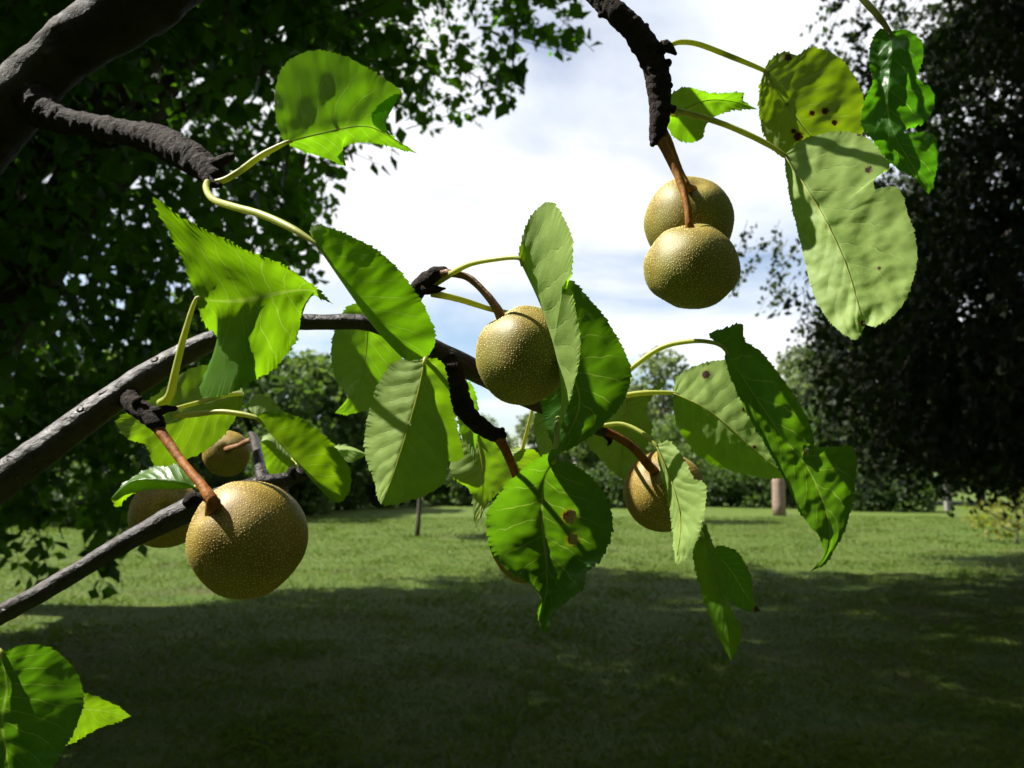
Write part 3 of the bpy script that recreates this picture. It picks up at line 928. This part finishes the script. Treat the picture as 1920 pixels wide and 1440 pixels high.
# ------------------------------------------------------------------ leaves
def leaf(parent, D, mid, left, right, side='under', stalk=None, tilt=None, mat='leaf', bl=0, br=0, crinkle=2.5, tooth=3.2, label=None, smat='stalk', sr=5.5, rib=True, spots=(), holes=()):
    """mid / left / right: (px, py, depth offset in px; more is farther). Both margins start and end on the midrib's ends."""
    if left[0] != mid[0]:
        left = [mid[0]] + left
    if left[-1] != mid[-1]:
        left = left + [mid[-1]]
    if right[0] != mid[0]:
        right = [mid[0]] + right
    if right[-1] != mid[-1]:
        right = right + [mid[-1]]

    if tilt:
        cx, cy = mid[0][0], mid[0][1]
        mid, left, right = ([(x, y, d + tilt[0] * (x - cx) + tilt[1] * (y - cy)) for x, y, d in q] for q in (mid, left, right))

    def plen(p):
        return sum(math.hypot(p[i + 1][0] - p[i][0], p[i + 1][1] - p[i][1]) for i in range(len(p) - 1))
    N = int(max(50, plen(left) / 2.6, plen(right) / 2.6))
    C = spline(mid, N)
    M_ = 18 if (spots or holes) else 9
    seed = mid[0][0] * 0.37 + mid[0][1] * 0.11
    verts, uvs, faces, pix = [], [], [], []
    grid = {}

    def put(p):
        d = p[2] + crinkle * noise.noise(Vector((p[0] / 38 + seed, p[1] / 38, seed))) * 1.6 + crinkle * .4 * noise.noise(Vector((p[0] / 14, p[1] / 14, seed)))
        Dp = D + d * D / FPX
        verts.append(at(p[0], p[1], Dp))
        pix.append((p[0], p[1]))
        return len(verts) - 1
    for i in range(N):
        grid[(i, 0)] = put(C[i])
        uvs.append((i / (N - 1), 0.5))
    for sgn, edge, bulge in ((-1, left, bl), (1, right, br)):
        Ed = spline(edge, N)
        L = plen(edge)
        for i in range(N):
            e = Ed[i].copy()
            e0 = Ed[i]
            dv = e[:2] - C[i][:2]
            m = np.linalg.norm(dv)
            if m > 6:
                tg = Ed[min(i + 1, N - 1)][:2] - Ed[max(i - 1, 0)][:2]
                ln = np.linalg.norm(tg)
                if ln > 1e-6:
                    nrm = np.array([tg[1], -tg[0]]) / ln
                    if nrm @ dv < 0:
                        nrm = -nrm
                    ph = (i / (N - 1) * L / 10.5 + 0.25 * math.sin(i * 0.7 + seed)) % 1.0
                    am = tooth * (ph ** 1.6) * (0.55 + 0.9 * abs(math.sin(i * 0.13 + seed * 3)))
                    e[:2] += nrm * am + tg / ln * am * 0.5
            for j in range(1, M_ + 1):
                t = j / M_
                p = C[i] * (1 - t) + (e if j == M_ else e0) * t
                p[2] += bulge * 4 * t * (1 - t) * math.sin(math.pi * min(1, max(0, i / (N - 1))))
                # faint quilting between the side veins
                p[2] += crinkle * 0.10 * math.sin((i / (N - 1) - 0.22 * t) * 62.8) * math.sin(math.pi * t)
                grid[(i, sgn * j)] = put(p)
                uvs.append((i / (N - 1), 0.5 + sgn * t / 2))
    for i in range(N - 1):
        for j in range(-M_, M_):
            q = (grid[(i, j)], grid[(i, j + 1)], grid[(i + 1, j + 1)], grid[(i + 1, j)])
            if any(math.hypot(pix[q[0]][0] - hx, (pix[q[0]][1] - hy) * .7) < hr * (1 + .5 * noise.noise(Vector((pix[q[0]][0] / 9, pix[q[0]][1] / 9, 1)))) for hx, hy, hr in holes):
                continue
            faces.append(q)
    # orient: the face normal is the upper side of the leaf
    acc = 0.0
    for q in faces[::7]:
        a, b, c = verts[q[0]], verts[q[1]], verts[q[2]]
        nn = (b - a).cross(c - b)
        acc += nn.dot(EYE - a)
    toward = acc > 0
    if (side == 'top') != toward:
        faces = [tuple(reversed(q)) for q in faces]
    me = mesh_np('leaf', verts, faces, uvs)
    if spots or holes:
        sv = np.zeros(len(verts), dtype=np.float32)
        for k, (x, y) in enumerate(pix):
            for hx, hy, hr in list(spots) + [(a, b, c * 1.25) for a, b, c in holes]:
                sv[k] = max(sv[k], 1.0 - 0.5 * math.hypot(x - hx, y - hy) / hr)
        me.attributes.new('spot', 'FLOAT', 'POINT').data.foreach_set('value', sv)
    o = link('leaf', me, M[mat], parent)
    if label:
        o['label'] = label
    if rib:
        S = C[: int(N * 0.93)]
        off = -1.0
        pts = [at(p[0], p[1], D + (p[2] + off + crinkle * noise.noise(Vector((p[0] / 38 + seed, p[1] / 38, seed))) * 1.6) * D / FPX) for p in S[::3]]
        if len(pts) > 4:
            k = len(pts)
            rad = [(1.15 * (1 - 0.8 * i / (k - 1)) + .25) * D / FPX for i in range(k)]
            if side == 'under':
                vv, ff = tube_data(pts, rad, 6)
                link('midrib', mesh_np('midrib', vv, ff), M['stalk'], parent)
    if stalk:
        end = mid[0]
        De = D + end[2] * D / FPX
        ctrl = [(a, b, c, r) for a, b, c, r in stalk] + [(end[0], end[1], De, sr * 0.72), tuple(np.array([mid[0][0] * .82 + mid[1][0] * .18, mid[0][1] * .82 + mid[1][1] * .18, De, sr * 0.5]))]
        px_tube('leaf_stalk', ctrl, M[smat], parent, step=5, sides=10, rough=0.04, freq=150)
    return o


# --- on the thick limb, upper left
leaf(limb, .565, [(535, 268, 0), (600, 251, -4), (685, 237, 0), (740, 262, 18), (783, 288, 35)],
     [(517, 215, -6), (521, 150, -14), (545, 112, -18), (590, 96, -22), (640, 104, -24), (700, 135, -22), (752, 172, -16), (733, 182, -14), (706, 203, -8), (700, 230, 0), (740, 260, 18)],
     [(575, 285, 14), (615, 297, 22), (648, 311, 28), (632, 289, 20), (648, 272, 14), (690, 266, 12), (735, 275, 22)],
     'under', tilt=(0, -.17), stalk=[(398, 342, .575, 6.5), (420, 338, .572, 6), (448, 322, .57, 6), (490, 292, .567, 6)], label='leaf with its tip half eaten away')
leaf(limb, .452, [(590, 455, 0), (645, 535, 0), (700, 612, 0), (745, 662, 0), (762, 676, 0)],
     [(588, 436, -6), (612, 428, -16), (650, 440, -30), (720, 480, -44), (780, 550, -44), (812, 615, -34), (813, 650, -22), (792, 670, -8)],
     [(583, 430, 20), (600, 421, 30), (622, 436, 34), (668, 492, 42), (722, 566, 42), (762, 632, 30)],
     'top', [(398, 332, .58, 6), (386, 350, .565, 6), (400, 374, .53, 6.5), (440, 388, .50, 7), (490, 402, .478, 7), (545, 427, .46, 7)], bl=-8, label='leaf folded lengthwise along its midrib')
# --- on the main branch
leaf(main, .452, [(367, 562, 0), (450, 564, 4), (540, 546, 26), (590, 546, 42), (626, 571, 60)],
     [(346, 492, -6), (312, 424, -10), (288, 371, -14), (335, 406, -10), (400, 440, -6), (470, 474, 0), (530, 498, 12), (580, 532, 30)],
     [(384, 606, 10), (408, 634, 26), (392, 686, 20), (377, 739, 2), (425, 738, -24), (456, 722, -16), (512, 690, 22), (546, 650, 32), (563, 606, 36), (566, 562, 38), (582, 550, 42)],
     'top', [(300, 757, .45, 8), (318, 742, .447, 8), (328, 700, .446, 7), (345, 630, .448, 6)], crinkle=4, tooth=4.2, label='broad curled leaf with a bright sunlit middle')
leaf(main, .435, [(480, 783, 0), (540, 850, 0), (595, 912, 0), (622, 938, 0), (637, 943, 0)],
     [(495, 773, -10), (520, 771, -22), (566, 786, -34), (612, 822, -36), (645, 862, -28), (657, 888, -20), (655, 920, -8)],
     [(468, 766, 16), (474, 746, 26), (492, 741, 30), (525, 766, 32), (566, 826, 36), (606, 884, 28), (626, 925, 10)],
     'top', [(322, 780, .45, 4), (360, 777, .445, 6), (410, 772, .44, 5), (450, 776, .437, 5)], bl=-6, label='small folded leaf above the lowest large pear')
leaf(main, .56, [(690, 560, 0), (690, 620, 8), (682, 690, 14), (658, 745, 4), (627, 775, -22)],
     [(645, 584, 14), (622, 650, 20), (630, 710, 18), (652, 742, 2)], [(735, 600, 16), (752, 670, 26), (735, 735, 24), (690, 766, 10), (655, 776, -4)],
     'under', [(700, 606, .53, 5), (696, 590, .545, 5)], label='leaf hanging behind the main branch')
leaf(main, .468, [(797, 673, 0), (780, 750, -4), (750, 850, -4), (728, 915, 2), (714, 946, 8)],
     [(770, 672, 14), (735, 684, 34), (706, 730, 52), (687, 800, 62), (685, 850, 56), (702, 900, 34), (708, 930, 18)],
     [(825, 677, 6), (836, 700, 10), (846, 760, 14), (866, 840, 16), (862, 862, 16), (838, 868, 14), (832, 905, 12), (790, 930, 12), (745, 944, 10)],
     'under', [(806, 640, .525, 5), (802, 655, .492, 5)], label='pale ribbed leaf hanging at the centre of the main branch')
leaf(main, .470, [(972, 484, 0), (1012, 570, -4), (1040, 655, -4), (1052, 725, 0), (1050, 785, 6), (1046, 813, 8)],
     [(984, 432, -8), (1004, 396, -26), (1032, 380, -58), (1056, 408, -96), (1072, 452, -126), (1070, 515, -112), (1054, 540, -84), (1070, 546, -98), (1082, 600, -94), (1087, 660, -78), (1075, 722, -42), (1056, 785, -4)],
     [(995, 495, 22), (1042, 560, 52), (1066, 650, 52), (1066, 730, 34), (1052, 790, 14)],
     'under', [(806, 538, .513, 7), (835, 520, .508, 6), (880, 496, .492, 5), (930, 486, .478, 4.5)], label='pale folded leaf standing in front of the central pear', rib=False)
leaf(main, .535, [(1012, 600, 0), (1062, 680, -6), (1086, 760, -4), (1046, 850, 0)],
     [(1032, 555, 10), (1066, 526, 16), (1100, 556, 10), (1140, 605, 6), (1174, 668, 10), (1182, 705, 14), (1166, 755, 12), (1120, 806, 6), (1080, 835, 2)],
     [(1010, 690, 24), (1020, 780, 24), (1036, 830, 10)],
     'top', [(810, 550, .515, 7), (860, 561, .525, 6), (925, 581, .54, 5), (980, 592, .54, 5)], mat='leaf_gloss', bl=10, label='dark green leaf behind the pale folded one')
leaf(main, .478, [(1040, 862, 0), (1018, 905, 10), (1017, 980, 14), (1025, 1060, 10), (1024, 1112, 2), (1012, 1165, -8), (1019, 1192, -10)],
     [(1056, 838, -16), (1000, 866, -22), (955, 906, -24), (918, 955, -20), (914, 992, -16), (922, 1030, -12), (952, 1066, -8), (990, 1092, -4), (1014, 1120, -4), (1009, 1155, -10)],
     [(1052, 866, 6), (1064, 866, 10), (1102, 890, 34), (1136, 932, 46), (1148, 985, 44), (1130, 1042, 30), (1098, 1074, 12), (1092, 1102, -4), (1062, 1126, -8), (1036, 1148, -8), (1026, 1180, -10)],
     'top', [(1046, 770, .58, 4), (1046, 790, .53, 5), (1043, 835, .49, 5)], mat='leaf_gloss', bl=20, br=8, crinkle=4, tooth=4, holes=[(1066, 968, 9), (1073, 1012, 8)], label='broad glossy leaf with curled margin and a hole, hanging lowest at the centre')
leaf(main, .585, [(1262, 737, 0), (1330, 770, -6), (1400, 830, -6), (1476, 896, 0)],
     [(1272, 706, 20), (1310, 685, 36), (1366, 680, 44), (1420, 738, 30), (1452, 820, 12)],
     [(1268, 790, 10), (1298, 842, 20), (1342, 872, 24), (1400, 889, 20), (1440, 896, 10)],
     'under', [(1075, 786, .59, 5), (1110, 763, .588, 5), (1150, 747, .586, 5), (1205, 737, .585, 5)], tilt=(-.12, -.22), mat='leaf_spot', spots=[(1324, 702, 8), (1414, 839, 4), (1396, 768, 5)], label='pale leaf with brown spots behind the dark twisted leaf')
leaf(main, .545, [(1358, 652, 0), (1402, 722, -4), (1462, 812, -4), (1512, 874, 0), (1546, 950, 4), (1556, 1008, 0), (1546, 1045, -8), (1519, 1072, -16)],
     [(1366, 694, -8), (1400, 772, -14), (1440, 842, -18), (1476, 906, -16), (1502, 962, -10), (1538, 1008, -6), (1544, 1042, -10)],
     [(1330, 628, 16), (1362, 616, 0), (1391, 608, -16), (1396, 640, 0), (1430, 664, 14), (1480, 730, 22), (1511, 782, 24), (1526, 832, 22), (1506, 836, 12), (1560, 840, 18), (1601, 842, 30), (1601, 920, 28), (1586, 985, 16), (1564, 1030, 4), (1548, 1056, -8)],
     'top', [(1080, 788, .60, 5), (1130, 742, .58, 5), (1185, 690, .57, 5), (1240, 652, .56, 5), (1295, 640, .55, 4.5), (1335, 642, .545, 4)], mat='leaf_gloss', bl=6, br=14, crinkle=4.5, holes=[(1512, 846, 4)], label='long dark twisted leaf with a drawn-out tip')
leaf(main, .578, [(1230, 835, 0), (1256, 895, 0), (1276, 975, 0), (1266, 1061, 0)],
     [(1238, 880, 16), (1252, 930, 26), (1262, 1000, 22)], [(1256, 829, -4), (1281, 860, -14), (1300, 897, -20), (1322, 910, -28), (1320, 960, -28), (1306, 1010, -20), (1290, 1042, -10)],
     'under', [(1118, 800, .597, 4), (1165, 795, .594, 4), (1205, 812, .585, 4)], tilt=(-.35, -.25), label='pale leaf hanging in front of the rightmost pear')
leaf(main, .605, [(1316, 1000, 0), (1332, 1062, 0), (1358, 1150, 4), (1371, 1241, 0)],
     [(1300, 1040, 10), (1322, 1130, 16), (1348, 1192, 10)], [(1322, 984, 0), (1340, 1032, 12), (1366, 1088, 20), (1366, 1130, 18), (1389, 1186, 10)],
     'top', [(1120, 803, .60, 4), (1170, 820, .68, 4), (1280, 900, .70, 4), (1314, 970, .64, 4)], tilt=(-.25, 0), mat='leaf', label='narrow leaf hanging below the rightmost pear')
leaf(main, .64, [(1338, 1030, 0), (1372, 1072, 0), (1402, 1120, 6), (1426, 1147, 0)],
     [(1352, 1024, -14), (1386, 1040, -24), (1406, 1080, -18), (1411, 1118, -6)], [(1340, 1066, 16), (1362, 1112, 20), (1392, 1142, 10)],
     'top', [(1310, 965, .655, 4), (1322, 1000, .645, 4)], mat='leaf_gloss', spots=[(1422, 1143, 9)], label='small leaf with a browned tip below the rightmost pear')
leaf(main, .53, [(455, 738, 0), (385, 762, 6), (300, 795, 10), (214, 790, 10)],
     [(440, 700, 16), (400, 684, 16), (345, 698, 12), (292, 742, 10), (240, 774, 8)], [(442, 782, 16), (402, 832, 26), (345, 862, 30), (292, 872, 30), (274, 834, 22), (240, 822, 14)],
     'under', [(330, 766, .46, 4), (420, 742, .50, 4)], tilt=(0, -.12), rib=False, label='shaded leaf behind the red pear stem')
leaf(main, .60, [(893, 812, 0), (905, 880, 4), (904, 940, 6), (892, 991, -4)],
     [(872, 822, 6), (848, 858, 4), (849, 892, -10), (884, 922, 6), (888, 965, 0)], [(915, 815, 10), (942, 850, 22), (962, 890, 24), (946, 912, 18), (914, 944, 8)],
     'under', [(880, 775, .54, 4), (888, 795, .57, 4)], tilt=(0, -.15), label='leaf behind the spur of the hidden pear')
leaf(main, .572, [(872, 715, 0), (884, 780, 6), (890, 866, 0)], [(858, 745, 8), (864, 810, 10)], [(884, 722, 8), (896, 765, 14), (894, 825, 8)], 'under', [(868, 700, .545, 3.5)], rib=False)
leaf(main, .68, [(1030, 768, 0), (1022, 812, 0), (1034, 862, 0)], [(1005, 776, 10), (1003, 812, 12), (1014, 850, 6)], [(1044, 780, -8), (1048, 820, -8)], 'under', [(1028, 766, .58, 3.5)], rib=False)
leaf(main, .68, [(1180, 742, 0), (1172, 800, 4), (1164, 850, 4), (1171, 902, 0)], [(1150, 765, 10), (1108, 806, 18), (1101, 830, 18), (1138, 872, 10)],
     [(1206, 738, 14), (1246, 718, 26), (1212, 760, 20), (1222, 805, 20), (1202, 856, 12)], 'under', [(1100, 796, .60, 4), (1150, 765, .64, 4)], mat='leaf_spot', label='bright leaf behind the rightmost pear')
leaf(main, .60, [(980, 840, 0), (960, 862, 0), (985, 905, 8)], [(970, 838, 6), (956, 850, 6)], [(1010, 852, 12), (1012, 890, 12)], 'under', [(1000, 762, .575, 3), (990, 800, .585, 3)], rib=False)
# --- on the top right branch
leaf(top, .56, [(1432, 132, 0), (1472, 192, -4), (1520, 256, -4), (1562, 302, 0)],
     [(1424, 180, 16), (1429, 240, 26), (1455, 286, 22), (1505, 302, 10)], [(1446, 112, 4), (1470, 98, 8), (1496, 104, 6), (1522, 90, 6), (1572, 108, 6), (1610, 160, 8), (1623, 222, 10), (1604, 272, 8)],
     'under', [(1254, 86, .533, 4), (1275, 79, .536, 5), (1310, 83, .54, 5), (1365, 104, .55, 5)], mat='leaf_old', spots=[(1547, 208, 7), (1565, 230, 6), (1522, 213, 6), (1476, 196, 4), (1478, 108, 7), (1497, 256, 9), (1488, 246, 5)], label='yellowing leaf with brown spots')
leaf(top, .53, [(1470, 290, 0), (1530, 382, -14), (1580, 482, -26), (1608, 570, -30), (1616, 622, -26)],
     [(1484, 380, 14), (1508, 480, 10), (1526, 550, -2), (1556, 602, -14), (1600, 636, -26)],
     [(1500, 266, 18), (1540, 252, 30), (1602, 250, 34), (1646, 276, 26), (1668, 311, 16), (1640, 334, 4), (1641, 356, 0), (1682, 352, 6), (1701, 400, 0), (1719, 470, -14), (1706, 540, -26), (1680, 586, -32), (1638, 612, -34), (1626, 606, -28)],
     'under', [(1258, 205, .535, 6.5), (1300, 215, .535, 6), (1360, 234, .533, 5.5), (1425, 263, .531, 5.5)], tilt=(-.24, -.30), mat='leaf_spot', crinkle=3.5, spots=[(1628, 318, 7), (1649, 503, 4), (1612, 252, 5), (1618, 606, 5)], label='large pale leaf with a bite out of its margin')
leaf(tip, .495, [(1668, 60, 0), (1672, 100, -4), (1665, 160, -8), (1665, 212, -10), (1682, 262, -6), (1712, 312, 0), (1742, 366, 4)],
     [(1648, 56, 6), (1632, 90, 14), (1632, 128, 8), (1637, 152, -4), (1621, 192, 10), (1617, 236, 6), (1640, 266, 2), (1672, 306, 6), (1712, 332, 8)],
     [(1700, 57, 8), (1728, 80, 14), (1729, 112, 14), (1719, 146, 6), (1745, 166, 16), (1751, 196, 18), (1736, 226, 12), (1700, 242, 4), (1698, 250, 2), (1750, 254, 14), (1757, 302, 14), (1750, 340, 10)],
     'top', [(1585, -45, .50, 6), (1615, -5, .498, 6), (1645, 28, .496, 6)], mat='leaf_gloss', bl=8, br=-4, crinkle=7, smat='stalk_dark', label='crinkled puckered leaf with a jagged tip')
leaf(top, .60, [(1262, 216, 0), (1320, 190, 4), (1370, 190, 6), (1421, 205, 0)],
     [(1254, 184, -10), (1286, 164, -16), (1334, 176, -6), (1390, 174, -4), (1394, 190, 0)], [(1251, 232, 14), (1270, 261, 24), (1310, 263, 24), (1330, 226, 14), (1372, 206, 8)],
     'under', [(1246, 205, .55, 4)], label='small bright leaf just behind the spur')
# --- on the low branch and at the foot
leaf(low, .60, [(375, 914, 0), (310, 902, -4), (250, 902, 0), (207, 936, 0)], [(352, 872, 40), (312, 864, 48), (270, 884, 36), (232, 908, 16)], [(345, 916, 10), (300, 916, 16), (262, 920, 18), (236, 934, 12), (222, 948, 4)],
     'top', [(400, 925, .58, 3), (388, 916, .59, 3)], label='leaf shading the small pear behind the low branch')
leaf(low, .80, [(552, 862, 0), (530, 850, 0), (505, 826, 0), (488, 828, 0)], [(556, 840, 10), (530, 818, 20), (500, 816, 14)], [(548, 890, 8), (520, 900, 14), (495, 870, 8)], 'under', [(556, 890, .61, 3.5), (557, 868, .70, 3)], rib=False)
leaf(low, .72, [(575, 868, 0), (600, 850, 0), (650, 842, 0), (690, 852, 0)], [(600, 842, 10), (650, 836, 14)], [(610, 864, -4), (655, 866, -4)], 'under', [(570, 884, .61, 3.5)], rib=False)
leaf(foot, .42, [(2, 1222, 0), (12, 1290, 4), (4, 1360, 4), (22, 1470, 0)],
     [(60, 1209, -10), (108, 1224, -14), (144, 1264, -14), (156, 1312, -10), (146, 1352, -8), (116, 1410, -10), (76, 1462, -6)], [(-50, 1225, 10), (-86, 1330, 16), (-50, 1440, 10)],
     'top', [(-14, 1212, .425, 5)], mat='leaf_gloss', bl=10, crinkle=4, label='large leaf reaching up from the bottom corner')
leaf(foot, .47, [(80, 1336, 0), (165, 1330, 0), (247, 1343, 0)], [(110, 1306, -8), (160, 1302, -12), (210, 1320, -8)], [(100, 1392, 14), (132, 1394, 20), (182, 1366, 14)],
     'under', [(-20, 1215, .43, 3.5), (20, 1270, .47, 3.5)], rib=False, label='small bright leaf behind the bottom corner leaf')


# unseen crown leaves and limbs, added above and behind to block sky light
gq = np.random.default_rng(77)
cp = np.stack([gq.uniform(-2.0, 1.3, 2600), gq.uniform(-1.7, 0.15, 2600), gq.uniform(2.25, 3.3, 2600)], axis=1)
V, F = leaf_faces(cp, gq.normal(size=cp.shape), 0.085, 0.3, 0.42, gq)
co = link('crown', mesh_fast('crown', V, F), M['fol_a'], tree)
tchild(co)
for q in ((-1.3, -0.6, 2.7), (0.2, -0.7, 2.8), (-0.5, -1.3, 2.6), (0.8, -0.3, 2.6)):
    v, f = curve_tube((-0.79, 0.55, 1.22), ((q[0] - 0.8) / 2 - .1, -0.55, 1.9), q, 0.03, 0.008, n=16, wob=0.05)
    tchild(link('limb', mesh_np('limb', v, f), M['bark_limb'], tree))


# ------------------------------------------------------------------ pears
def pear(label, px, py, D, rpx, axis, stem, smat, mat='pear', flat=0.95, seed=0, lump=0.026):
    """axis: camera-space direction of the stem end (right, up, towards camera); stem: (px, py, D, radius px) from the branch to the fruit"""
    c = at(px, py, D)
    rad = rpx * D / FPX
    ax = (RGT * axis[0] + UPV * axis[1] - FWD * axis[2]).normalized()
    root = empty('pear', c)
    tag(root, label, 'pear', 'russet pears on the tree')
    q = Vector((0, 0, 1)).rotation_difference(ax).to_matrix()
    nu, nv = 72, 48
    V, F = [], []
    for j in range(nv + 1):
        th = math.pi * j / nv
        for i in range(nu):
            ph = 2 * math.pi * i / nu
            r = math.sin(th) * (1 + 0.035 * math.cos(th) * -1)
            z = math.cos(th) * flat
            z -= 0.10 * math.exp(-(th / 0.26) ** 2)
            z += 0.12 * math.exp(-((math.pi - th) / 0.24) ** 2)
            p = Vector((r * math.cos(ph), r * math.sin(ph), z))
            p *= 1 + lump * noise.noise(p * 1.6 + Vector((seed * 3.1, 0, 0))) * 1.6
            V.append(q @ (p * rad))
    for j in range(nv):
        for i in range(nu):
            a, b = j * nu + i, j * nu + (i + 1) % nu
            F.append((a, a + nu, b + nu, b))
    me = mesh_np('fruit', V, F)
    link('fruit', me, M[mat], root)
    # lenticels: tiny raised corky dots all over the skin
    nd = int(4 * math.pi * (rad / 0.00175) ** 2)
    lv, lf = [], []
    gg = np.random.default_rng(40 + seed)
    jit = gg.normal(size=(nd, 3)) * 0.24 * math.sqrt(4 * math.pi / nd)
    for k in range(nd):
        zc = 1 - 2 * (k + 0.5) / nd
        pa = k * 2.399963
        dd = (Vector((math.sqrt(1 - zc * zc) * math.cos(pa), math.sqrt(1 - zc * zc) * math.sin(pa), zc)) + Vector(jit[k])).normalized()
        th = math.acos(max(-1, min(1, dd.z)))
        if th < 0.2 or th > math.pi - 0.2:
            continue
        ph = math.atan2(dd.y, dd.x)
        r = math.sin(th) * (1 - 0.035 * math.cos(th))
        z = math.cos(th) * flat - 0.10 * math.exp(-(th / 0.26) ** 2) + 0.12 * math.exp(-((math.pi - th) / 0.24) ** 2)
        p = Vector((r * math.cos(ph), r * math.sin(ph), z))
        p *= 1 + lump * noise.noise(p * 1.6 + Vector((seed * 3.1, 0, 0))) * 1.6
        p *= rad
        nn = Vector((p.x, p.y, p.z / flat ** 2)).normalized()
        sz = gg.uniform(0.00032, 0.00056)
        t1 = nn.orthogonal().normalized()
        t2 = nn.cross(t1)
        o = len(lv)
        for a in range(6):
            lv.append(q @ (p + (t1 * math.cos(a * 1.0472) + t2 * math.sin(a * 1.0472)) * sz - nn * 0.00008))
        lv.append(q @ (p + nn * sz * 0.62))
        lf += [(o + a, o + (a + 1) % 6, o + 6) for a in range(6)]
    lo = link('lenticels', mesh_np('lenticels', lv, lf), M['dots' if mat == 'pear' else 'dots_green'], root)
    lo['kind'] = 'stuff'
    # calyx: little dry star in the far dimple
    cv, cf = [], []
    for k in range(5):
        a = 2 * math.pi * k / 5
        o = len(cv)
        for rr, zz, da in ((0.02, -0.80 * flat, 0), (0.12, -0.93 * flat, -0.28), (0.19, -0.965 * flat, 0), (0.12, -0.93 * flat, 0.28), (0.10, -0.89 * flat, 0)):
            cv.append(q @ (Vector((math.cos(a + da) * rr, math.sin(a + da) * rr, zz)) * rad))
        cf += [(o, o + 1, o + 2, o + 3), (o, o + 3, o + 4, o + 1)]
    link('calyx', mesh_np('calyx', cv, cf), M['calyx'], root)
    inner = c + ax * rad * (flat - 0.20)
    S = spline(stem, 26)
    pts = [at(a, b, d) for a, b, d, r in S]
    rr = [r * d / FPX for a, b, d, r in S]
    pts.append(inner)
    rr.append(rr[-1] * 1.05)
    pts = [p - c for p in pts]
    v, f = tube_data(pts, rr, 12, rough=0.08, freq=160)
    link('stem', mesh_np('stem', v, f), M[smat], root)
    return root


pear('largest golden-brown pear hanging lowest on a thick reddish stem', 463, 1009, .435, 110, (-.57, .60, .56),
     [(285, 786, .452, 13), (305, 815, .447, 10), (345, 870, .432, 8.5), (380, 912, .416, 9.5), (400, 942, .409, 13)], 'stem_red', 'pear', .96, 1)
pear('greenish-gold pear half covered by the pale folded leaf', 984, 666, .500, 94, (-.55, .80, .15),
     [(828, 512, .508, 9), (850, 513, .505, 7), (880, 522, .50, 7), (912, 552, .496, 7), (935, 584, .494, 9)], 'stem_brown', 'pear_green', .97, 2)
pear('upper pear of the touching pair, behind the other', 1292, 413, .585, 83, (-.02, .72, .69),
     [(1240, 235, .545, 7), (1255, 268, .55, 7), (1272, 315, .555, 7), (1289, 352, .552, 8)], 'stem_orange', 'pear_green', .97, 3)
pear('lower pear of the touching pair, in front with flattened base', 1297, 499, .535, 88, (-.06, .93, .30),
     [(1236, 258, .54, 10), (1252, 288, .537, 9), (1274, 335, .532, 8), (1288, 385, .525, 7), (1293, 424, .523, 8)], 'stem_orange', 'pear_green', .90, 4, 0.035)
pear('pear partly hidden behind a narrow pale leaf', 1245, 920, .640, 76, (-.37, .64, .67),
     [(1128, 808, .60, 10), (1155, 818, .60, 8), (1190, 842, .606, 8), (1217, 874, .615, 9)], 'stem_red', 'pear', .97, 5)
pear('pear almost fully hidden behind the broad glossy central leaf', 1004, 1006, .545, 88, (-.42, .88, .15),
     [(934, 816, .53, 12), (945, 838, .53, 9), (960, 872, .535, 8), (975, 915, .54, 8)], 'stem_red', 'pear', .97, 6)
pear('small shaded pear on a dark twig behind the golden pear', 425, 850, .86, 43, (.25, .28, .92),
     [(476, 824, .76, 6), (462, 828, .79, 5), (448, 836, .82, 5)], 'stem_brown', 'pear', .97, 7)
pear('shaded pear under a leaf behind the low branch', 310, 963, .675, 64, (.40, .30, .86),
     [(376, 942, .57, 7), (362, 938, .595, 6), (342, 944, .62, 6)], 'stem_red', 'pear', .88, 8)

bpy.context.view_layer.update()
